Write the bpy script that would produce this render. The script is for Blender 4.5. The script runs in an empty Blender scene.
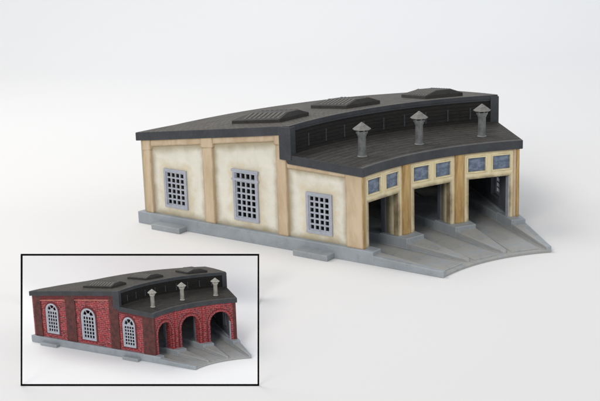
import bpy, bmesh, math, random
from mathutils import Vector, Matrix
from mathutils.geometry import tessellate_polygon
random.seed(7)
PI = math.pi
scene = bpy.context.scene
COL = scene.collection

# ------------------------------------------------------------------ node helpers
def new_mat(name):
    m = bpy.data.materials.new(name); m.use_nodes = True
    nt = m.node_tree; nt.nodes.clear()
    out = nt.nodes.new('ShaderNodeOutputMaterial'); b = nt.nodes.new('ShaderNodeBsdfPrincipled')
    nt.links.new(b.outputs[0], out.inputs[0])
    return m, nt, b

class N:
    """tiny node-graph helper"""
    def __init__(s, nt): s.nt = nt
    def node(s, t, **kw):
        n = s.nt.nodes.new(t)
        for k, v in kw.items(): setattr(n, k, v)
        return n
    def put(s, sock, v):
        if hasattr(v, 'is_linked') or hasattr(v, 'links'): s.nt.links.new(v, sock)
        else: sock.default_value = v
    def m(s, op, a, b=0.0, c=0.0, clamp=False):
        n = s.node('ShaderNodeMath', operation=op, use_clamp=clamp)
        s.put(n.inputs[0], a); s.put(n.inputs[1], b); s.put(n.inputs[2], c)
        return n.outputs[0]
    def step(s, x, lo, hi):
        n = s.node('ShaderNodeMapRange', interpolation_type='SMOOTHSTEP')
        s.put(n.inputs[0], x); n.inputs[1].default_value = lo; n.inputs[2].default_value = hi
        return n.outputs[0]
    def noise(s, vec, scale, detail=3.0, rough=.55, dist=0.0):
        n = s.node('ShaderNodeTexNoise'); s.put(n.inputs['Vector'], vec)
        n.inputs['Scale'].default_value = scale; n.inputs['Detail'].default_value = detail
        n.inputs['Roughness'].default_value = rough; n.inputs['Distortion'].default_value = dist
        return n.outputs[0]
    def mix(s, f, a, b, blend='MIX'):
        n = s.node('ShaderNodeMix', data_type='RGBA', blend_type=blend)
        s.put(n.inputs[0], f)
        for sock, v in ((n.inputs[6], a), (n.inputs[7], b)):
            if isinstance(v, tuple): sock.default_value = (*v, 1) if len(v) == 3 else v
            else: s.nt.links.new(v, sock)
        return n.outputs[2]
    def attr(s):
        n = s.node('ShaderNodeAttribute'); n.attribute_name = 'uvw'; return n.outputs['Vector']
    def sep(s, v):
        n = s.node('ShaderNodeSeparateXYZ'); s.put(n.inputs[0], v); return n.outputs
    def comb(s, x, y, z=0.0):
        n = s.node('ShaderNodeCombineXYZ'); s.put(n.inputs[0], x); s.put(n.inputs[1], y); s.put(n.inputs[2], z); return n.outputs[0]
    def vscale(s, v, xyz):
        n = s.node('ShaderNodeVectorMath', operation='MULTIPLY'); s.put(n.inputs[0], v); n.inputs[1].default_value = xyz
        return n.outputs[0]
    def bump(s, h, strength, dist, normal=None):
        n = s.node('ShaderNodeBump'); s.put(n.inputs['Height'], h)
        n.inputs['Strength'].default_value = strength; n.inputs['Distance'].default_value = dist
        if normal is not None: s.nt.links.new(normal, n.inputs['Normal'])
        return n.outputs[0]
    def edge(s, radius=.05):
        """1 on worn, dry-brushed edges"""
        bv = s.node('ShaderNodeBevel'); bv.samples = 4; bv.inputs['Radius'].default_value = radius
        ge = s.node('ShaderNodeNewGeometry'); d = s.node('ShaderNodeVectorMath', operation='DOT_PRODUCT')
        s.nt.links.new(bv.outputs[0], d.inputs[0]); s.nt.links.new(ge.outputs['Normal'], d.inputs[1])
        return s.step(s.m('SUBTRACT', 1.0, d.outputs['Value']), .01, .12)
    def rect(s, u, v, x0, x1, y0, y1):
        """signed distance-like value to a rectangle, >0 outside"""
        du = s.m('SUBTRACT', s.m('ABSOLUTE', s.m('SUBTRACT', u, (x0+x1)/2)), (x1-x0)/2)
        dv = s.m('SUBTRACT', s.m('ABSOLUTE', s.m('SUBTRACT', v, (y0+y1)/2)), (y1-y0)/2)
        return s.m('MAXIMUM', du, dv)

def srgb(r, g, b):
    f = lambda c: (c/255/12.92) if c/255 <= .04045 else ((c/255+.055)/1.055)**2.4
    return (f(r), f(g), f(b))

def painted(name, c1, c2, scale=1.6, rough=.62, fine=.35, speck=None, streak=(1, 1, 1), bump=.25, spec=.35, edge=.55, wash=None):
    """hand painted resin: two tones in soft patches, fine grain, optional drybrush flecks"""
    m, nt, b = new_mat(name); g = N(nt); a = g.attr()
    v = g.vscale(a, streak)
    n1 = g.step(g.noise(v, scale, 4, .6, .4), .32, .68)
    col = g.mix(n1, c1, c2)
    n2 = g.noise(v, scale*9, 3, .7)
    col = g.mix(g.m('MULTIPLY', g.step(n2, .35, .75), fine), col, tuple(min(1, x*1.5+.012) for x in c2))
    if speck:
        n3 = g.noise(a, speck[1], 5, .75)
        col = g.mix(g.m('MULTIPLY', g.step(n3, speck[2], speck[2]+.12), speck[3]), col, speck[0])
    if wash:             # brown ink settled along the corners
        k = g.m('MULTIPLY', g.edge(.12), g.step(g.noise(a, 1.6, 4, .6), .25, .6))
        col = g.mix(g.m('MULTIPLY', k, .75), col, wash)
    if edge:
        k = g.m('MULTIPLY', g.edge(.045), g.step(g.noise(a, 3.5, 4, .7), .3, .62))
        col = g.mix(g.m('MULTIPLY', k, edge), col, tuple(min(1, x*1.9+.03) for x in c2))
    nt.links.new(col, b.inputs['Base Color'])
    b.inputs['Roughness'].default_value = rough
    b.inputs['Specular IOR Level'].default_value = spec
    h = g.m('ADD', g.noise(a, 14, 4, .6), g.m('MULTIPLY', g.noise(a, 2.2, 2), 1.5))
    nt.links.new(g.bump(h, bump, .03), b.inputs['Normal'])
    return m

# window rectangles on the side wall, (r0, r1, z0, z1)
WIN = [(20.55, 21.9, .95, 2.77), (16.45, 17.82, .90, 3.20), (12.56, 13.88, .88, 2.66)]
BWIN = [(20.6, 21.85, .96, 3.52), (16.9, 18.2, .92, 3.58), (12.95, 14.35, .9, 3.38)]
PILS = [(22.62, 23.08), (18.9, 19.48), (14.82, 15.36), (10.98, 11.82)]
DOOR = (.97, 2.46)
FW = [(-1.03, -.15, 2.77, 3.43), (.15, 1.03, 2.77, 3.43)]

def mat_plaster():
    m, nt, b = new_mat('cream_plaster_paint'); g = N(nt); a = g.attr(); x, y, z = g.sep(a)
    nz = g.noise(a, 1.1, 4, .6, .3); nf = g.noise(a, 5, 5, .65)
    col = g.mix(g.step(nz, .3, .7), srgb(236, 232, 217), srgb(227, 223, 207))
    col = g.mix(g.m('MULTIPLY', g.step(nf, .5, .8), .25), col, srgb(218, 212, 192))
    # brown wash round the window frames, hand brushed so uneven
    wash = None
    for (x0, x1, y0, y1) in WIN:
        dd = g.rect(x, y, x0, x1, y0, y1)
        k = g.m('SUBTRACT', 1.0, g.step(g.m('ADD', dd, g.m('MULTIPLY', g.m('SUBTRACT', g.noise(a, 2.3, 3), .5), 1.1)), .02, .5))
        wash = k if wash is None else g.m('MAXIMUM', wash, k)
    col = g.mix(g.m('MULTIPLY', wash, .34), col, srgb(206, 180, 124))
    # and along the posts and sill, with eave and post shade painted in
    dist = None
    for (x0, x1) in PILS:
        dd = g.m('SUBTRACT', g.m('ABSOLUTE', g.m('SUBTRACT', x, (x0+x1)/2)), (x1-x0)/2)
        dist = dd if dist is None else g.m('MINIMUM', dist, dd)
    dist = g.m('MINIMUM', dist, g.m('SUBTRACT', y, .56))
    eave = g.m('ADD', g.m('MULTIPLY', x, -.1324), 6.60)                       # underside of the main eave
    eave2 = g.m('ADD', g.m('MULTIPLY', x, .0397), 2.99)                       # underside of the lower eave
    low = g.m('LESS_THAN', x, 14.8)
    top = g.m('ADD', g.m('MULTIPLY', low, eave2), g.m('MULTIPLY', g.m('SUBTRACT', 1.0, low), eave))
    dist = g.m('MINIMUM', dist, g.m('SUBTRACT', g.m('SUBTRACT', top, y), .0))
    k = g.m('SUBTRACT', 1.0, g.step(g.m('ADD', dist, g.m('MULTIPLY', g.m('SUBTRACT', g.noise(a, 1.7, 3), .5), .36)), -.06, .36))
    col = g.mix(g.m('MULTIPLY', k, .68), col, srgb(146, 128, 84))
    streaks = g.step(g.noise(g.vscale(a, (4.5, .5, 1)), 1.6, 4, .7), .55, .75)
    col = g.mix(g.m('MULTIPLY', streaks, .12), col, srgb(190, 182, 158))
    nt.links.new(col, b.inputs['Base Color'])
    b.inputs['Roughness'].default_value = .62; b.inputs['Specular IOR Level'].default_value = .3
    nt.links.new(g.bump(g.m('ADD', g.noise(a, 9, 5, .65), g.m('MULTIPLY', g.noise(a, 30, 3), .8)), .6, .035), b.inputs['Normal'])
    return m

def mat_facade():
    m, nt, b = new_mat('cream_facade_paint'); g = N(nt); a = g.attr(); x, y, z = g.sep(a)
    n = g.noise(g.vscale(a, (2, 1, 2)), 1.1, 4, .6)
    col = g.mix(g.step(n, .3, .7), srgb(230, 218, 182), srgb(218, 202, 158))
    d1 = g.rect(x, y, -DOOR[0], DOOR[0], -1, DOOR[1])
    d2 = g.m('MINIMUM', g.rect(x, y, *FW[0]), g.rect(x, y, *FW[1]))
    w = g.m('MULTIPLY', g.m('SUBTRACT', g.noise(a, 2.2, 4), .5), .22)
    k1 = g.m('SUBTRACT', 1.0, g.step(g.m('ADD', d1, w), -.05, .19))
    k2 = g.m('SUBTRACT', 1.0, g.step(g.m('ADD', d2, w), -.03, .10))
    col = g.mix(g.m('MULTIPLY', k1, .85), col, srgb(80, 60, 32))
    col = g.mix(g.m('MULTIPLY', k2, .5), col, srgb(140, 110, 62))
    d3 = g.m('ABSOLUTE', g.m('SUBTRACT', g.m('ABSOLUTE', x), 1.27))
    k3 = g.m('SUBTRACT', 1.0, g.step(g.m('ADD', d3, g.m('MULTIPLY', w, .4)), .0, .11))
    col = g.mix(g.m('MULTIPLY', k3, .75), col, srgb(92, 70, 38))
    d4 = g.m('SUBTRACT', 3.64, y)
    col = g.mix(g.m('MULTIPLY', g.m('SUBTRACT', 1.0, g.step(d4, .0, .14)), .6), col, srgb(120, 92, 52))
    col = g.mix(g.m('MULTIPLY', g.m('MULTIPLY', g.edge(.045), g.step(g.noise(a, 3.5, 4, .7), .3, .6)), .6), col, srgb(242, 234, 208))
    nt.links.new(col, b.inputs['Base Color']); b.inputs['Roughness'].default_value = .55
    nt.links.new(g.bump(g.noise(a, 10, 5, .65), .35, .03), b.inputs['Normal'])
    return m

def mat_pier():
    m, nt, b = new_mat('cream_pier_paint'); g = N(nt); a = g.attr(); x, y, z = g.sep(a)
    n = g.noise(g.vscale(a, (2.5, .8, 2.5)), 1.6, 4, .65)
    col = g.mix(g.step(n, .3, .7), srgb(232, 224, 196), srgb(212, 200, 160))
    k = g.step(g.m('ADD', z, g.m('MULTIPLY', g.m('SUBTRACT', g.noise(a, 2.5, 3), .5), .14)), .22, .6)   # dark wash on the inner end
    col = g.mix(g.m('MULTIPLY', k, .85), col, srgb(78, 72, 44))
    col = g.mix(g.m('MULTIPLY', g.m('MULTIPLY', g.edge(.045), g.step(g.noise(a, 3.5, 4, .7), .3, .6)), .6), col, srgb(244, 238, 216))
    nt.links.new(col, b.inputs['Base Color']); b.inputs['Roughness'].default_value = .5
    nt.links.new(g.bump(g.noise(a, 10, 5, .65), .3, .03), b.inputs['Normal'])
    return m

def mat_brick(name='red_brick_paint', bw=.38, bh=.16):
    m, nt, b = new_mat(name); g = N(nt); a = g.attr(); x, y, z = g.sep(a)
    wob = g.m('MULTIPLY', g.m('SUBTRACT', g.noise(a, 3.0, 3), .5), .06)
    v = g.comb(g.m('ADD', g.m('ADD', x, z), wob), g.m('ADD', y, wob), 0.0)
    br = g.node('ShaderNodeTexBrick'); g.put(br.inputs['Vector'], v)
    br.inputs['Scale'].default_value = 1.0; br.inputs['Brick Width'].default_value = bw; br.inputs['Row Height'].default_value = bh
    br.inputs['Mortar Size'].default_value = .016; br.inputs['Mortar Smooth'].default_value = .3; br.inputs['Bias'].default_value = -.1
    br.inputs['Color1'].default_value = (*srgb(166, 30, 36), 1); br.inputs['Color2'].default_value = (*srgb(116, 24, 30), 1)
    br.inputs['Mortar'].default_value = (*srgb(172, 120, 120), 1)
    col = g.mix(g.m('MULTIPLY', g.step(g.noise(a, 4.2, 5, .8), .51, .63), .8), br.outputs['Color'], srgb(50, 18, 22))
    col = g.mix(g.m('MULTIPLY', g.step(g.noise(a, 8.5, 3, .8), .57, .66), .65), col, srgb(214, 170, 168))
    nt.links.new(col, b.inputs['Base Color']); b.inputs['Roughness'].default_value = .55
    nt.links.new(g.bump(g.m('ADD', g.m('MULTIPLY', br.outputs['Fac'], -1.0), g.noise(a, 12, 3)), .5, .04), b.inputs['Normal'])
    return m

def mat_roof(name, row, width, light=1.0, seam=.03, rot=False, edge=None):
    m, nt, b = new_mat(name); g = N(nt); a = g.attr(); x, y, z = g.sep(a)
    v = g.comb(x, y, 0.0) if not rot else g.comb(y, x, 0.0)
    br = g.node('ShaderNodeTexBrick'); g.put(br.inputs['Vector'], v)
    br.inputs['Scale'].default_value = 1.0; br.inputs['Brick Width'].default_value = width; br.inputs['Row Height'].default_value = row
    br.inputs['Mortar Size'].default_value = seam; br.inputs['Mortar Smooth'].default_value = .4
    br.inputs['Color1'].default_value = (.3, .3, .3, 1); br.inputs['Color2'].default_value = (.7, .7, .7, 1); br.inputs['Mortar'].default_value = (0, 0, 0, 1)
    br.offset_frequency = 2
    tone = g.node('ShaderNodeRGBToBW'); nt.links.new(br.outputs['Color'], tone.inputs[0])
    c0, c1 = srgb(52*light, 49*light, 45*light), srgb(98*light, 93*light, 85*light)
    n = g.noise(g.vscale(a, (1, 3, 1)), 1.4, 5, .7)
    f = g.m('ADD', g.m('MULTIPLY', tone.outputs[0], .5), g.m('MULTIPLY', g.step(n, .3, .75), .55), clamp=True)
    col = g.mix(f, c0, c1)
    col = g.mix(g.m('MULTIPLY', g.step(g.noise(a, 11, 4, .8), .56, .72), .45), col, srgb(128*light, 125*light, 118*light))
    col = g.mix(g.m('MULTIPLY', br.outputs['Fac'], .55), col, srgb(34, 34, 35))
    if edge:             # dry-brushed rim
        k = g.m('SUBTRACT', 1.0, g.step(g.m('ADD', y, g.m('MULTIPLY', g.noise(a, 4, 3), -.12)), edge, edge+.13))
        col = g.mix(g.m('MULTIPLY', k, .55), col, srgb(138, 136, 130))
    nt.links.new(col, b.inputs['Base Color']); b.inputs['Roughness'].default_value = .6; b.inputs['Specular IOR Level'].default_value = .3
    h = g.m('ADD', g.m('MULTIPLY', br.outputs['Fac'], -1.0), g.m('MULTIPLY', g.noise(a, 13, 5, .75), .9))
    nt.links.new(g.bump(h, 1.0, .07), b.inputs['Normal'])
    return m

def mat_pane():
    m, nt, b = new_mat('blue_window_paint'); g = N(nt); a = g.attr()
    n = g.noise(g.vscale(a, (1, 2, 1)), 3.0, 4, .7)
    col = g.mix(g.step(n, .38, .7), srgb(82, 96, 118), srgb(128, 142, 160))
    nt.links.new(col, b.inputs['Base Color']); b.inputs['Roughness'].default_value = .3
    return m

def mat_base():
    m, nt, b = new_mat('grey_base_paint'); g = N(nt); a = g.attr()
    geo = g.node('ShaderNodeTexCoord')
    n = g.noise(a, .9, 4, .6, .3)
    col = g.mix(g.step(n, .3, .7), srgb(156, 163, 168), srgb(141, 148, 153))
    # beige dust brushed over the flat tops of the aprons (paint, keyed to the apron, x attribute)
    x, y, z = g.sep(a)
    dust = g.m('MULTIPLY', z, g.step(g.noise(a, 1.3, 4, .65), .25, .6))
    col = g.mix(g.m('MULTIPLY', dust, .75), col, srgb(166, 162, 152))
    col = g.mix(g.m('MULTIPLY', g.step(g.noise(a, 6, 5, .8), .54, .7), .45), col, srgb(176, 178, 176))
    col = g.mix(g.m('MULTIPLY', g.step(g.noise(a, 2.4, 5, .75), .52, .72), .35), col, srgb(112, 113, 110))
    col = g.mix(g.m('MULTIPLY', g.m('MULTIPLY', g.edge(.045), g.step(g.noise(a, 3.5, 4, .7), .3, .6)), .6), col, srgb(190, 195, 197))
    nt.links.new(col, b.inputs['Base Color']); b.inputs['Roughness'].default_value = .55; b.inputs['Specular IOR Level'].default_value = .35
    nt.links.new(g.bump(g.noise(a, 9, 5, .65), .25, .03), b.inputs['Normal'])
    return m

M = {}
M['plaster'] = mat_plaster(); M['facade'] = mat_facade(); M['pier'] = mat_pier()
M['brick'] = mat_brick()
M['archbrick'] = mat_brick('red_arch_brick_paint', .22, .19)
M['brickarch'] = painted('dark_red_arch_paint', srgb(74, 20, 24), srgb(104, 34, 38), 4, .55, .5, bump=.4)
M['frame_cream'] = painted('cream_frame_paint', srgb(226, 214, 180), srgb(206, 190, 146), 2.5, .5, .3, bump=.3, edge=.5)
M['ledge'] = painted('pale_red_ledge_paint', srgb(150, 84, 74), srgb(176, 112, 98), 3, .5, .4, bump=.3)
M['tan'] = painted('tan_timber_paint', srgb(208, 189, 160), srgb(188, 165, 133), .7, .5, .25, edge=0, wash=srgb(128, 96, 62), streak=(2.5, .5, 2.5), bump=.3)
M['ochre'] = painted('ochre_timber_paint', srgb(200, 170, 114), srgb(162, 128, 78), 1.1, .5, .35, edge=0, wash=srgb(96, 70, 36), streak=(5, .7, 5), bump=.3)
M['brown'] = painted('dark_brown_pillar_paint', srgb(58, 32, 31), srgb(98, 52, 47), 2.6, .55, .4, speck=(srgb(128, 62, 58), 5, .55, .5), bump=.7)
M['roof_main'] = mat_roof('charcoal_roof_tiles', .15, .30, 1.26, .016, edge=14.5)
M['roof_low'] = mat_roof('charcoal_roof_boards', .34, 2.6, .88, .026, edge=10.865)
M['fascia'] = painted('slate_fascia_paint', srgb(50, 53, 56), srgb(61, 64, 67), 1.2, .5, .25, bump=.2)
M['vent'] = painted('charcoal_vent_paint', srgb(68, 66, 62), srgb(92, 89, 83), 2.5, .55, .5, speck=(srgb(118, 114, 106), 9, .58, .5), bump=.4)
M['ventdark'] = painted('black_vent_paint', srgb(48, 46, 44), srgb(60, 58, 55), 2.5, .6, .3, bump=.4)
M['clere'] = mat_roof('charcoal_clerestory_boards', .16, 6.0, .50, .02)
M['grille'] = painted('light_grey_grille_paint', srgb(172, 175, 182), srgb(156, 160, 169), 3, .5, .3, bump=.2)
M['grilledark'] = painted('blue_grey_muntin_paint', srgb(84, 97, 116), srgb(112, 124, 142), 3, .45, .3, bump=.2)
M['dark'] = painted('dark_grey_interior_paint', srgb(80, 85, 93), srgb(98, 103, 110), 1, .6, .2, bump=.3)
M['base'] = mat_base()
M['pane'] = mat_pane()
M['pipe'] = painted('weathered_metal_paint', srgb(92, 95, 95), srgb(120, 122, 120), 5, .36, .4, bump=.3)
M['cap'] = painted('dusty_cap_paint', srgb(98, 97, 93), srgb(124, 122, 116), 5, .55, .5, bump=.4)
M['pipe_l'] = painted('pale_metal_paint', srgb(132, 129, 122), srgb(162, 158, 149), 5, .5, .4, bump=.3)

# ------------------------------------------------------------------ geometry helpers
A15 = math.radians(15.028)
R0, R1, R2, R3 = 7.133, 11.0, 14.549, 23.05
BO = .13

class B:
    """collects solids in model space; every vertex keeps flat (u, v, n) coordinates for the paint"""
    def __init__(s): s.v = []; s.f = []; s.a = []; s.mi = []
    def add(s, verts, faces, attrs, mi=0):
        o = len(s.v); s.v += [tuple(p) for p in verts]; s.a += [tuple(t) for t in attrs]
        for f in faces: s.f.append([i+o for i in f]); s.mi.append(mi)
    def prism(s, fmap, outer, n0, n1, holes=(), mi=0, mi_in=None, dust=None, inner_sides=False):
        """extrude a 2-D outline with holes from n0 to n1 through fmap(u, v, n)"""
        loops = [list(outer)] + [list(h) for h in holes]
        flat = [p for l in loops for p in l]; tris = tessellate_polygon([[Vector((p[0], p[1], 0)) for p in l] for l in loops])
        k = len(flat)
        vs = [fmap(p[0], p[1], n0) for p in flat] + [fmap(p[0], p[1], n1) for p in flat]
        at = [(p[0], p[1], n0 if dust is None else dust) for p in flat] + [(p[0], p[1], n1 if dust is None else dust) for p in flat]
        o = len(s.v); s.v += [tuple(p) for p in vs]; s.a += at
        if not holes:
            s.f.append([o+i for i in range(k)]); s.mi.append(mi if mi_in is None else mi_in)
            s.f.append([o+k+i for i in reversed(range(k))]); s.mi.append(mi)
        else:
            for t in tris:
                s.f.append([o+i for i in t]); s.mi.append(mi if mi_in is None else mi_in)
                s.f.append([o+k+i for i in t]); s.mi.append(mi)
        b = 0
        for li, l in enumerate(loops):
            c = len(l)
            for i in range(c):
                j = (i+1) % c
                s.f.append([o+b+i, o+b+j, o+k+b+j, o+k+b+i]); s.mi.append(mi if (li == 0 or mi_in is None or not inner_sides) else mi_in)
            b += c
    def box(s, fmap, u0, u1, v0, v1, n0, n1, mi=0, dust=None):
        s.prism(fmap, [(u0, v0), (u1, v0), (u1, v1), (u0, v1)], n0, n1, mi=mi, dust=dust)
    def slab(s, rs, ftop, fbot, n=0.0, samples=36, s0=-1., s1=1., mi_top=0, mi_side=0, dust=None, radj=None):
        """ring-sector slab; rs radii, ftop/fbot heights by radius, n side overhang"""
        vs, at = [], []
        for k in range(samples+1):
            t = s0 + (s1-s0)*k/samples
            for r in rs:
                rr = r + (radj(r, t) if radj else 0)
                ph = t*(1.5*A15 + n/r)
                for fz in (ftop, fbot):
                    z = fz(r); vs.append((rr*math.sin(ph), rr*math.cos(ph), z)); at.append((ph*17, rr, z if dust is None else dust))
        m = len(rs)*2; o = len(s.v); s.v += vs; s.a += at
        def q(l, mi): s.f.append([o+i for i in l]); s.mi.append(mi)
        for k in range(samples):
            for i in range(len(rs)-1):
                a = k*m + i*2; b = a+2; c = a+m; d = c+2
                q([a, b, d, c], mi_top); q([a+1, c+1, d+1, b+1], mi_side)
            a = k*m; q([a, a+m, a+m+1, a+1], mi_side)
            a = k*m+m-2; q([a, a+1, a+m+1, a+m], mi_side)
        for k in (0, samples):
            for i in range(len(rs)-1):
                a = k*m+i*2; q([a, a+1, a+3, a+2], mi_side)
    def lathe(s, c, prof, seg=20, mi=0):
        vs = []; at = []
        for (r, z) in prof:
            for k in range(seg):
                t = 2*PI*k/seg; vs.append((c[0]+r*math.cos(t), c[1]+r*math.sin(t), c[2]+z)); at.append((t*r, z, r))
        fs = []
        for i in range(len(prof)-1):
            for k in range(seg):
                j = (k+1) % seg; fs.append([i*seg+k, i*seg+j, (i+1)*seg+j, (i+1)*seg+k])
        fs.append(list(range(seg))[::-1]); fs.append([(len(prof)-1)*seg+k for k in range(seg)])
        s.add(vs, fs, at, mi)

def make(name, b, mats, parent, xf, bevel=.02, smooth=False, label=None, jitter=0.0):
    me = bpy.data.meshes.new(name)
    vs = [tuple(xf(Vector(p))) for p in b.v]
    me.from_pydata(vs, [], b.f)
    at = me.attributes.new('uvw', 'FLOAT_VECTOR', 'POINT')
    for i, t in enumerate(b.a): at.data[i].vector = t
    for m in mats: me.materials.append(M[m])
    for i, p in enumerate(me.polygons): p.material_index = b.mi[i]
    bm = bmesh.new(); bm.from_mesh(me); bmesh.ops.recalc_face_normals(bm, faces=bm.faces); bm.to_mesh(me); bm.free()
    if smooth:
        for p in me.polygons: p.use_smooth = True
        me.set_sharp_from_angle(angle=math.radians(40))
    o = bpy.data.objects.new(name, me); COL.objects.link(o)
    if parent: o.parent = parent
    if bevel:
        md = o.modifiers.new('edge', 'BEVEL'); md.width = bevel; md.segments = 2; md.limit_method = 'ANGLE'; md.angle_limit = math.radians(35)
    if label: o['label'] = label
    return o

def side(sgn):
    ph = sgn*1.5*A15
    s_, c_ = math.sin(ph), math.cos(ph)
    return lambda r, z, n: (r*s_ + sgn*c_*n, r*c_ - sgn*s_*n, z)
def radial(phk, c=0.0):
    """frame on the radial direction phk*A15: (x across, y along, z up)"""
    ph = phk*A15; s_, c_ = math.sin(ph), math.cos(ph)
    return lambda x, y, z: (x*c_ + y*s_, -x*s_ + y*c_, z)
CF = 10.955
def front(k):
    f = radial(k); return lambda x, z, n: f(x, CF - n, z)

def arch(x0, x1, z0, z1, seg=14):
    w = (x1-x0)/2; cx = (x0+x1)/2; zs = z1-w
    return [(x0, z0), (x1, z0)] + [(cx + w*math.cos(t), zs + w*math.sin(t)) for t in [PI*i/seg for i in range(seg+1)]]
def rectl(x0, x1, z0, z1): return [(x0, z0), (x1, z0), (x1, z1), (x0, z1)]

low_top = lambda r: 4.045 + (r-10.9)/(R2-10.9)*.145
low_bot = lambda r: low_top(r) - .4
main_top = lambda r: 5.461 - (r-14.5)/(23.4-14.5)*(5.461-4.283)
main_bot = lambda r: main_top(r) - (.39 if r > 14.7 else .21)
def rear_adj(r, t):       # the rear edge is drawn in a little towards the far end
    w = max(0, (r-17)/(R3-17)); return w*(.32*max(0, -t-.75)/.25*1.0 - .75*max(0, t-.45))

def grille(b_frame, f, x0, x1, z0, z1, cols, rows, arched=False, transom=None, n=0.0):
    """frame ring and pierced grid, both real holes"""
    fr = .13
    out = arch(x0, x1, z0, z1) if arched else rectl(x0, x1, z0, z1)
    ins = arch(x0+fr, x1-fr, z0+fr, z1-fr) if arched else rectl(x0+fr, x1-fr, z0+fr, z1-fr)
    b_frame.prism(f, out, n-.06, n+.09, [ins])
    gx0, gx1, gz0 = x0+fr-.02, x1-fr+.02, z0+fr-.02
    gz1 = (transom if transom else (z1-fr+.02))
    if arched: gz1 = z1-(x1-x0)/2
    holes = []
    bar = .07
    w = (gx1-gx0-bar)/cols; h = (gz1-gz0-bar)/rows
    for i in range(cols):
        for j in range(rows):
            holes.append(rectl(gx0+bar+i*w, gx0+(i+1)*w, gz0+bar+j*h, gz0+(j+1)*h))
    outer = rectl(gx0, gx1, gz0, gz1)
    if transom:
        outer = rectl(gx0, gx1, gz0, z1-fr+.02)
        for i in range(cols): holes.append(rectl(gx0+bar+i*w, gx0+(i+1)*w, transom+.1, z1-fr-.03))
    if arched:
        zc = gz1; rr = (gx1-gx0)/2; cx = (gx0+gx1)/2
        outer = [(gx0, gz0), (gx1, gz0)] + [(cx+rr*math.cos(t), zc+rr*math.sin(t)) for t in [PI*i/12 for i in range(13)]]
        for (t0, t1) in ((.12, .95), (1.08, 2.06), (2.19, 3.02)):
            ri, ro = rr*.36, rr*.86; q = 5
            holes.append([(cx+ro*math.cos(t0+(t1-t0)*i/q), zc+ro*math.sin(t0+(t1-t0)*i/q)+.03) for i in range(q+1)] +
                         [(cx+ri*math.cos(t1-(t1-t0)*i/q), zc+ri*math.sin(t1-(t1-t0)*i/q)+.03) for i in range(q+1)])
    b_frame.prism(f, outer, n-.03, n+.03, holes)
    if transom:
        b_frame.box(f, x0-.05, x1+.05, transom, transom+.09, n+.0, n+.12)
        b_frame.box(f, x0-.05, x1+.05, z1-.1, z1+.02, n+.0, n+.12)

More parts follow.
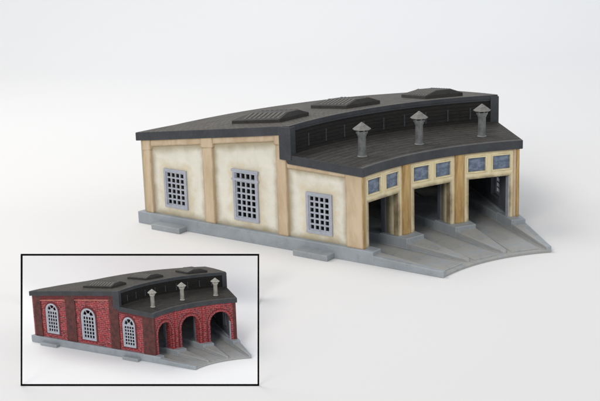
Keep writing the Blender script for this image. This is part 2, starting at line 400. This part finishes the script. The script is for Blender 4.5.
# ------------------------------------------------------------------ the roundhouse
def roundhouse(name, label, cat, loc, xf, brick=False):
    root = bpy.data.objects.new(name, None); COL.objects.link(root); root.location = loc
    root.empty_display_size = .5
    root['label'] = label; root['category'] = cat
    sc = .42 if brick else 1.0
    bv = .028*sc
    def part(nm, b, mats, parent=root, bevel=1.0, **kw): return make(nm, b, mats, parent, xf, bevel=bv*bevel, **kw)
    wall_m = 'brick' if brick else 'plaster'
    pil_m = 'brown' if brick else 'tan'
    wins = BWIN if brick else WIN

    # ---- base
    b = B()
    b.slab([R0, 10.4, 14.6, 19, R3+.13], lambda r: .13 if r > R0+.01 else .12, lambda r: 0.0, n=BO-.03, radj=rear_adj, dust=1.0)
    for k in (-1, 0, 1):                     # raised track bed between the grooves
        f = radial(k)
        b.prism(lambda x, y, z, f=f: f(x, y, z), [(-.62, 7.33), (.62, 7.33), (.62, 20), (-.62, 20)], .10, .165, dust=1.0)
    def wedge(phk, sg):                      # platform tongues between the tracks
        f = radial(phk); T = math.tan(A15/2)
        hw = lambda y: y*T - .86
        if sg == 0: xl = lambda y: -hw(y); xr = hw
        else:
            xl = (lambda y: -hw(y)) if sg > 0 else (lambda y: -BO)
            xr = (lambda y: hw(y)) if sg < 0 else (lambda y: BO)
        y0 = 7.36 if sg == 0 else R0+.02
        top = lambda y: .245 + (y-7.13)/(10.5-7.13)*.15
        ys = [y0, y0+.12, y0+.6, 8.8, 10.46]
        vs, at = [], []
        for i, y in enumerate(ys):
            z = top(y) - (.10 if (i == 0 and sg == 0) else 0)
            l, r_ = xl(y), xr(y)
            if sg == 0 and i == 0: l, r_ = l*.45, r_*.45
            if sg < 0: r_ = max(r_, .06)
            if sg > 0: l = min(l, -.06)
            for (x, zz) in ((l, .05), (l, z), (r_, z), (r_, .05)): vs.append(f(x, y, zz)); at.append((x, y, 1.0 if zz > .06 else .0))
        fs = [[0, 1, 2, 3], [len(vs)-1, len(vs)-2, len(vs)-3, len(vs)-4]]
        for i in range(len(ys)-1):
            o = i*4
            for q in range(4):
                q2 = (q+1) % 4; fs.append([o+q, o+q2, o+4+q2, o+4+q])
        b.add(vs, fs, at)
        # plinth under the pier, then the platform inside
        l, r_ = xl(10.46), xr(10.46); L, Rr = xl(11.95), xr(11.95); L3, R3_ = xl(16), xr(16)
        if sg < 0: L = L3 = l
        if sg > 0: Rr = R3_ = r_
        b.prism(f, [(l, 10.45), (r_, 10.45), (Rr, 11.95), (L, 11.95)], .02, .56, dust=.1)
        if sg < 0: L += .1; L3 += .1
        if sg > 0: Rr -= .1; R3_ -= .1
        b.prism(f, [(L, 11.94), (Rr, 11.94), (R3_, 16), (L3, 16)], .02, .5, dust=0)
    for phk, sg in ((-1.5, -1), (-.5, 0), (.5, 0), (1.5, 1)): wedge(phk, sg)
    for sg in (-1, 1):                       # rims under the side walls
        b.box(side(sg), 11.95, 22.9, .0, .56, -.5, BO-.02, dust=0)
        b.box(side(sg), 10.44, 22.95, .0, .5604, -.08, BO+.0015, dust=0)
        b.box(side(sg), R0+.01, 10.46, .0, .275, -.05, BO+.002, dust=0)
        b.prism(side(sg), [(R0+.03, .2), (10.46, .2), (10.46, .40), (R0+.5, .275), (R0+.03, .262)], -.10, BO+.003, dust=.2)
    b.slab([22.5, R3+.131], lambda r: .56, lambda r: 0.0, n=BO, radj=rear_adj, dust=0)
    base = part('base', b, ['base'])
    for (r0, r1) in ((20.5, 22.2), (12.35, 14.12)):
        b = B(); b.box(side(-1), r0, r1, .0, .25, BO-.03, .68, dust=0.2); part('step', b, ['base'], base)

    # ---- side walls
    for sg in (-1, 1):
        f = side(sg); b = B()
        outline = [(11.15, .5), (22.95 if sg < 0 else 22.5, .5), (22.95 if sg < 0 else 22.5, main_bot(22.9)+.06), (14.75, main_bot(14.75)+.08), (14.75, low_bot(14.5)+.05), (11.15, low_bot(11.15)+.03)]
        g_ = .05
        hs = [(arch(x0+g_, x1-g_, z0+g_, z1-g_) if brick else rectl(x0+g_, x1-g_, z0+g_, z1-g_)) for (x0, x1, z0, z1) in wins]
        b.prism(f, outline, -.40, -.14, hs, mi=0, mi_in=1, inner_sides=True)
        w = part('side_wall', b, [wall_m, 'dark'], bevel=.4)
        for i, (x0, x1, z0, z1) in enumerate(wins):
            b = B(); grille(b, f, x0, x1, z0, z1, 4, 6, arched=brick, transom=(2.72 if (i == 1 and not brick) else None), n=-.12)
            part('side_window', b, ['grille'], w, bevel=.35)
            if brick:
                b = B(); cx = (x0+x1)/2; ww = (x1-x0)/2
                b.prism(f, arch(x0-.13, x1+.13, z0-.12, z1+.14), -.16, -.09, [arch(x0-.005, x1+.005, z0-.01, z1+.005)])
                part('window_surround', b, ['brickarch'], w, bevel=.4)
        for i, (r0, r1) in enumerate(PILS):
            b = B()
            if brick:
                r0, r1 = [(22.35, 23.08), (18.75, 19.75), (14.75, 15.6), (10.98, 12.1)][i]
            if sg > 0 and i == 0: r0, r1 = r0-.5, r1-.55
            top = (main_bot(r0) if r0 > 14.7 else low_bot(r0)) - .0
            b.prism(f, [(r0, .55), (r1, .55), (r1, (main_bot(r1) if r0 > 14.6 else low_bot(r1))+.05), (r0, (main_bot(r0) if r0 > 14.6 else low_bot(r0))+.05)], -.30, 0.0)
            if r0 > 14.7 and not brick:    # capital
                ca = .06
                b.prism(f, [(r0-ca, main_bot(r0)-.42), (r1+(ca if i else 0), main_bot(r1)-.42), (r1+(ca if i else 0), main_bot(r1)+.04), (r0-ca, main_bot(r0)+.04)], -.2, .035)
            part('pillar', b, [pil_m], w)
        # timber band under the eaves
        b = B()
        for (r0, r1) in ((15.36, 18.9), (19.48, 22.62)):
            if sg > 0 and r1 > 22: r1 -= .5
            b.prism(f, [(r0, main_bot(r0)-.27), (r1, main_bot(r1)-.27), (r1, main_bot(r1)+.03), (r0, main_bot(r0)+.03)], -.2, -.02)
        b.prism(f, [(11.82, low_bot(11.82)-.17), (14.82, low_bot(14.82)-.22), (14.82, low_bot(14.82)+.03), (11.82, low_bot(11.82)+.03)], -.2, -.02)
        part('eaves_band', b, ['brickarch' if brick else 'tan'], w)
        if brick:
            for (r0, r1, fz) in ((15.6, 18.75, main_bot), (19.75, 22.35, main_bot), (12.1, 14.75, low_bot)):
                if fz is low_bot: continue
                if sg > 0 and r1 > 22: r1 -= .5
                b = B(); b.prism(f, [(r0, fz(r0)-.42), (r1, fz(r1)-.42), (r1, fz(r1)-.33), (r0, fz(r0)-.33)], -.15, .0)
                part('brick_ledge', b, ['ledge'], w, bevel=.5)

    # ---- rear wall
    b = B()
    b.slab([22.6, 22.95], lambda r: main_bot(23)+.08, lambda r: .5, n=-.12, radj=rear_adj, mi_top=0, mi_side=0)
    part('rear_wall', b, [wall_m], bevel=0)

    # ---- front bays
    T = math.tan(A15/2)
    for k in (-1, 0, 1):
        f = front(k); hwid = CF*T-.01
        b = B()
        if brick:
            ds = arch(-.93, .93, .0, 3.0, 18)
            arcpts = [p for p in ds[2:]]       # from +x springing over to -x
            out = [(-hwid, .5), (-.93, .5)] + [p for p in reversed(arcpts)] + [(.93, .5), (hwid, .5), (hwid, 3.68), (-hwid, 3.68)]
            b.prism(f, out, -.28, 0.0, mi=0, mi_in=1)
        else:
            D, DZ = DOOR
            out = [(-hwid, .5), (-D, .5), (-D, DZ), (D, DZ), (D, .5), (hwid, .5), (hwid, 3.68), (-hwid, 3.68)]
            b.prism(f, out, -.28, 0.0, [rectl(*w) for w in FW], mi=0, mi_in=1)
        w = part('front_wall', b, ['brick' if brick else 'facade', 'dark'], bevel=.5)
        if k == 1:
            b = B(); xr = .965 if not brick else .925
            b.box(f, xr-.02, xr+.02, .55, 2.44 if not brick else 2.1, -.30, -.012)
            part('door_jamb', b, ['grille'], w, bevel=.3)
        if brick:
            b = B(); ring = arch(-1.12, 1.12, .0, 3.19, 18)[2:]; inn = arch(-.93, .93, .0, 3.0, 18)[2:]
            out = [(1.12, .55)] + ring + [(-1.12, .55), (-.93, .55)] + list(reversed(inn)) + [(.93, .55)]
            b.prism(f, out, -.1, .085)
            part('door_arch', b, ['archbrick'], w)
            b = B(); ring = arch(-1.19, 1.19, .0, 3.26, 18)[2:]
            out = [(1.19, .55)] + ring + [(-1.19, .55), (-1.0, .55)] + list(reversed(arch(-1.0, 1.0, 0, 3.07, 18)[2:])) + [(1.0, .55)]
            b.prism(f, out, -.1, .03)
            part('arch_edging', b, ['brickarch'], w)
        else:
            for (x0, x1, z0, z1) in FW:
                b = B(); b.box(f, x0-.02, x1+.02, z0-.02, z1+.02, -.14, -.08)
                ww = part('front_window', b, ['pane'], w, bevel=0)
                b = B(); b.prism(f, rectl(x0-.035, x1+.035, z0-.035, z1+.035), -.09, .028, [rectl(x0+.02, x1-.02, z0+.02, z1-.02)])
                part('window_frame', b, ['frame_cream'], ww, bevel=.4)
    for phk in (-1.5, -.5, .5, 1.5):
        f = radial(phk); e = phk in (-1.5, 1.5)
        x0, x1 = -.455, .455
        if phk < -1: x0 = -.002
        if phk > 1: x1 = .002
        b = B()
        if e:
            xa, xb = (.12, .455) if phk < 0 else (-.455, -.12)
        else: xa, xb = x0, x1
        fm = lambda x, z, n, f=f: f(x, 11.08+n, z)
        if e: xa, xb = (.12, .2) if phk < 0 else (-.2, -.12)
        b.box(fm, xa, xb, .5, 3.66, 0.0, .72 if not e else .3)
        pr = part('door_pier', b, ['brick' if brick else 'pier'], bevel=.8)
        if not e: b = B(); b.box(fm, xa-.04, xb+.04, .45, 3.6, .70, 1.0); part('door_post', b, ['dark'], pr)
        if not e:
            b = B(); fm2 = lambda x, z, n, f=f: f(x, 11.0-n, z)
            b.box(fm2, -.225 if not brick else -.14, .225 if not brick else .14, .55, 3.67, -.2, .065)
            part('front_pillar', b, ['brick' if brick else 'ochre'])
        elif not brick:
            b = B(); fm2 = lambda x, z, n, f=f: f(x, 11.0-n, z)
            s_ = 1 if phk < 0 else -1
            b.box(fm2, *sorted((s_*.008, s_*.17)), .55, 3.67, -.2, .045)
            part('front_pillar', b, ['ochre'])

    # ---- clerestory wall and its battens
    b = B(); b.slab([14.545, 14.95], lambda r: 5.25, lambda r: 3.95, n=-.06)
    for i in range(len(b.a)):
        v = b.v[i]; b.a[i] = (b.a[i][0], v[2], 0)
    cl = part('clerestory', b, ['clere'], bevel=0)
    for i in range(11):
        ph = -1.47 + i*.2945
        bb = B(); bb.box(lambda x, z, n, f=radial(ph): f(x, 14.545-n, z), -.035, .035, 4.36, 4.9, -.02, .03)
        part('batten', bb, ['fascia'], cl, bevel=.6)
    for k in (-1, 0, 1):     # pairs of shuttered openings
        for dx in (-.52, .52):
            bb = B(); fq = lambda x, z, n, f=radial(k): f(x, 14.55-n, z)
            bb.prism(fq, rectl(dx-.36, dx+.36, 4.32, 4.86), -.02, .018, [rectl(dx-.29, dx+.29, 4.38, 4.8)])
            for j in range(4): bb.box(fq, dx-.29, dx+.29, 4.4+j*.1, 4.46+j*.1, -.02, .02)
            part('clerestory_shutter', bb, ['clere'], cl, bevel=.3)

    # ---- roofs
    b = B()
    b.slab([10.865, 10.93, 12, 13.3, 14.7], low_top, low_bot, n=.11, mi_top=0, mi_side=1)
    lr = part('lower_roof', b, ['roof_low', 'fascia'], bevel=1.3)
    b = B()
    b.slab([14.5, 14.56, 14.72, 16.5, 19, 21, 23.05], main_top, main_bot, n=.11, mi_top=0, mi_side=1, radj=rear_adj, samples=42)
    for sg in (-1, 1):       # dropped end boards of the step
        b.box(side(sg), 14.45, 15.06, 3.96, main_top(15.0)-.005, -.25, .15, mi=1)
    mr = part('main_roof', b, ['roof_main', 'fascia'], bevel=1.3)
    b = B(); b.slab([14.52, 14.7], lambda r: 5.262, lambda r: 5.17, n=.03)
    part('cornice', b, ['fascia'], mr)

    # ---- roof vents: low hipped boxes with slats
    for k, rc, pc in ((-1, 17.35, -1.03), (0, 17.25, -.06), (1, 16.8, .93)):
        f0 = radial(pc); zz = lambda r: main_top(r)
        # (x across the bay, y along it)
        b = B(); hw, hl = .95, 1.5
        e = .15; tw, th, tr0, tr1 = .33, .37, .06, .60
        P = []
        y0, y1 = rc-hl, rc+hl
        for (x, y, h) in ((-hw, y0, -.1), (hw, y0, -.1), (hw, y1, -.1), (-hw, y1, -.1),
                          (-hw, y0, e), (hw, y0, e), (hw, y1, e), (-hw, y1, e),
                          (-tw, y0+tr0, th), (tw, y0+tr0, th), (tw, y1-tr1, th), (-tw, y1-tr1, th)):
            P.append((x, y, zz(y)+h))
        fs = [[0, 1, 2, 3], [0, 4, 5, 1], [1, 5, 6, 2], [2, 6, 7, 3], [3, 7, 4, 0], [4, 8, 9, 5], [5, 9, 10, 6], [6, 10, 11, 7], [7, 11, 8, 4], [8, 11, 10, 9]]
        b.add([f0(*p) for p in P], fs, [(p[0], p[1], p[2]) for p in P])
        vt = part('roof_vent', b, ['ventdark'], mr)
        for sgx in (-1, 1):
            for j in range(8):
                y = y0+.22 + j*(2*hl-.95)/7
                bb = B()
                def sl(u, v, n, y=y, sgx=sgx):      # slat running up the slope
                    x = -hw+.06 + u*(hw-tw-.02); h = e + .02 + u*(th-e) + n
                    return f0(sgx*x, y+v, zz(y+v)+h)
                bb.box(sl, 0.03, .93, -.085, .085, -.03, .022)
                part('vent_slat', bb, ['vent'], vt, bevel=.5)

    # ---- chimneys
    for ph in (-1.0, .05, 1.05):
        c = radial(ph)(0, 12.09, low_top(12.09)-.02)
        b = B(); b.lathe(c, [(.215, 0), (.215, .03), (.175, .05), (.168, .86), (.19, .90), (.20, .94), (.24, 1.02), (.26, 1.10), (.255, 1.10), (.2, 1.0), (.05, .98)], 28)
        for q in range(6):
            t = q*PI/3+.3
            fq = lambda x, y, z, t=t, c=c: (c[0]+(.215+x)*math.cos(t)-y*math.sin(t), c[1]+(.215+x)*math.sin(t)+y*math.cos(t), c[2]+z)
            b.prism(lambda u, v, n, fq=fq: fq(u, v, n), rectl(-.03, .03, -.035, .035), 1.0, 1.2)
        ch = part('chimney', b, ['pipe_l' if brick else 'pipe'], bevel=0, smooth=True)
        b = B(); b.lathe(c, [(.0, 1.18), (.36, 1.16), (.39, 1.185), (.385, 1.205), (.03, 1.47), (.004, 1.48)], 10)
        part('chimney_cap', b, ['pipe_l' if brick else 'cap'], ch, bevel=.5)
    return root

ORI = Vector((-1.0, 13.0, 0.0))
roundhouse('model_roundhouse', 'large cream three-bay model engine shed with square doorways and charcoal roof', 'model building',
           ORI, lambda v: v - ORI)
PX = (.3533, -.0862, -.0312, .3683, .431)
def xf_brick(v):
    rr = math.hypot(v.x, v.y); k = 1 - .35*math.exp(-((rr-15)/1.8)**2)/rr
    ph = math.atan2(v.x, v.y)/(1.5*A15); w = max(0, (rr-15)/8)
    q = min(1, max(0, (ph+1)/.8)); k -= 1.3*w*q*q*(3-2*q)/rr
    v = Vector((v.x*k, v.y*k, v.z))
    d = v - ORI
    return Vector((PX[0]*d.x + PX[1]*d.y, PX[2]*d.x + PX[3]*d.y, PX[4]*d.z + .02))
roundhouse('brick_roundhouse', 'small red brick model engine shed with arched doorways inside the black frame', 'model building',
           Vector((-15.124, 6.151, 0.0)), xf_brick, brick=True)

# ------------------------------------------------------------------ framed white display card
FA = Vector((-20.41, 6.024, 0)); FD = Vector((.81173, -.58404, 0)); FN = Vector((.58404, .81173, 0))   # origin, along, away
root = bpy.data.objects.new('display_frame', None); COL.objects.link(root); root.location = FA
root['label'] = 'thin black rectangular frame with a white card inside, standing round the small red model'; root['category'] = 'frame'
def fp(a, d, z): return FD*a + FN*d + Vector((0, 0, z))
m, nt, bs = new_mat('black_frame_paint'); bs.inputs['Base Color'].default_value = (.002, .002, .002, 1); bs.inputs['Roughness'].default_value = .9; bs.inputs['Specular IOR Level'].default_value = .05; M['black'] = m
m, nt, bs = new_mat('white_card'); g = N(nt)
nt.links.new(g.mix(g.noise(g.attr(), .6, 2), (.88, .885, .88), (.905, .91, .905)), bs.inputs['Base Color']); bs.inputs['Roughness'].default_value = .8; M['card'] = m
W = .05
BLc, BRc, TLc, TRc = (0, .0), (7.718, .0), (.394, 4.43), (7.888, 4.367)
b = B(); ctr = (4.0, 2.2)
def inset(p, q):
    return (p[0] + (W if p[0] < 4 else -W)*q, p[1] + (W if p[1] < 2 else -W)*q)
out = [BLc, BRc, TRc, TLc]
b.prism(lambda u, v, n: fp(u, n, v), out, -.02, .02, [[inset(p, 1) for p in out]])
make('border', b, ['black'], root, lambda v: v, bevel=0)
# card: floor sheet, curve, low upright back; its sides converge like a stage
D0, D1 = .05, 8.73
prof = [(D0, .012), (4, .012), (D1-1.2, .012)]
for i in range(1, 9):
    t = PI/2*i/8; prof.append((D1-1.2+1.2*math.sin(t), .012+1.2*(1-math.cos(t))))
prof.append((D1, 1.70))
vs, at = [], []
for (dd, z) in prof:
    l = .02 + (-2.53+.0)*dd/D1 + .09*z; r_ = 7.70 + (6.83-7.70)*dd/D1 + .036*z
    for th in (0, 1):
        ddn = dd + (.02*th if z > .5 else 0); zz = z - (.01*th if z < 1.2 else 0)
        vs += [tuple(fp(l, ddn, zz)), tuple(fp(r_, ddn, zz))]; at += [(l, dd, z), (r_, dd, z)]
fs = []
for i in range(len(prof)-1):
    o = i*4; fs += [[o, o+1, o+5, o+4], [o+2, o+6, o+7, o+3], [o, o+4, o+6, o+2], [o+1, o+3, o+7, o+5]]
fs += [[0, 2, 3, 1], [o+4, o+5, o+7, o+6]]
b = B(); b.add(vs, fs, at)
c_ = make('backing_card', b, ['card'], root, lambda v: v, bevel=0, smooth=True)

# ------------------------------------------------------------------ studio sweep
m, nt, bs = new_mat('white_sweep_paper'); g = N(nt)
tc = g.node('ShaderNodeTexCoord')
nt.links.new(g.mix(g.noise(tc.outputs['Object'], .08, 2), (.78, .77, .752), (.795, .785, .768)), bs.inputs['Base Color'])
bs.inputs['Roughness'].default_value = .85; bs.inputs['Specular IOR Level'].default_value = .2
YAW = math.radians(31.2)
fwh = Vector((math.sin(YAW), math.cos(YAW), 0)); rth = Vector((math.cos(YAW), -math.sin(YAW), 0))
prof = [(-60, 0), (-20, 0), (20, 0), (60, 0)]
for i in range(1, 13):
    t = math.radians(80)*i/12; prof.append((60+35*math.sin(t), 35*(1-math.cos(t))))
prof.append((prof[-1][0]+9, prof[-1][1]+45))
vs, fs = [], []
for (dd, z) in prof:
    for s_ in (-150, -60, 0, 60, 150): vs.append(tuple(fwh*dd + rth*s_ + Vector((0, 0, z))))
for i in range(len(prof)-1):
    for j in range(4): o = i*5+j; fs.append([o, o+1, o+6, o+5])
me = bpy.data.meshes.new('ground'); me.from_pydata(vs, [], fs); me.materials.append(m)
for p in me.polygons: p.use_smooth = True
go = bpy.data.objects.new('ground', me); COL.objects.link(go); go['kind'] = 'structure'

# ------------------------------------------------------------------ light
w = bpy.data.worlds.new('World'); scene.world = w; w.use_nodes = True
bg = w.node_tree.nodes['Background']; bg.inputs[0].default_value = (.86, .91, 1.0, 1); bg.inputs[1].default_value = .60
def area(name, loc, target, size, power, color):
    l = bpy.data.lights.new(name, 'AREA'); l.shape = 'SQUARE'; l.size = size; l.energy = power; l.color = color
    o = bpy.data.objects.new(name, l); COL.objects.link(o); o.location = loc
    o.rotation_euler = (Vector(target)-Vector(loc)).to_track_quat('-Z', 'Y').to_euler(); return o
area('key_softbox', (-150, -84, 92), (-3, 12, 1), 68, 128000, (1.0, .955, .90))
area('top_softbox', (-22, 52, 62), (0, 8, 0), 40, 25000, (1.0, .95, .89))
area('fill_softbox', (120, -90, 90), (10, 20, 0), 70, 42000, (1.0, .97, .94))
area('background_softbox', (40, 62, 58), (50, 85, 0), 60, 7600, (.70, .84, 1.0))

# ------------------------------------------------------------------ camera
cam = bpy.data.cameras.new('camera'); co = bpy.data.objects.new('camera', cam); COL.objects.link(co)
rt = Vector((.85079802, -.52461064, -.03043699)); up = Vector((.15827485, .20059315, .96680477)); fw = Vector((.50109062, .82737299, -.25369693))
mw = Matrix((( rt.x, up.x, -fw.x, -31.98605868), (rt.y, up.y, -fw.y, -30.79641573), (rt.z, up.z, -fw.z, 15.69902339), (0, 0, 0, 1)))
co.matrix_world = mw
cam.sensor_width = 36; cam.lens = 36*1250.09/600; cam.clip_end = 1000; cam.clip_start = .5
scene.camera = co
scene.view_settings.view_transform = 'Standard'; scene.view_settings.look = 'None'; scene.view_settings.exposure = 0; scene.view_settings.gamma = 1
scene.render.engine = 'CYCLES'
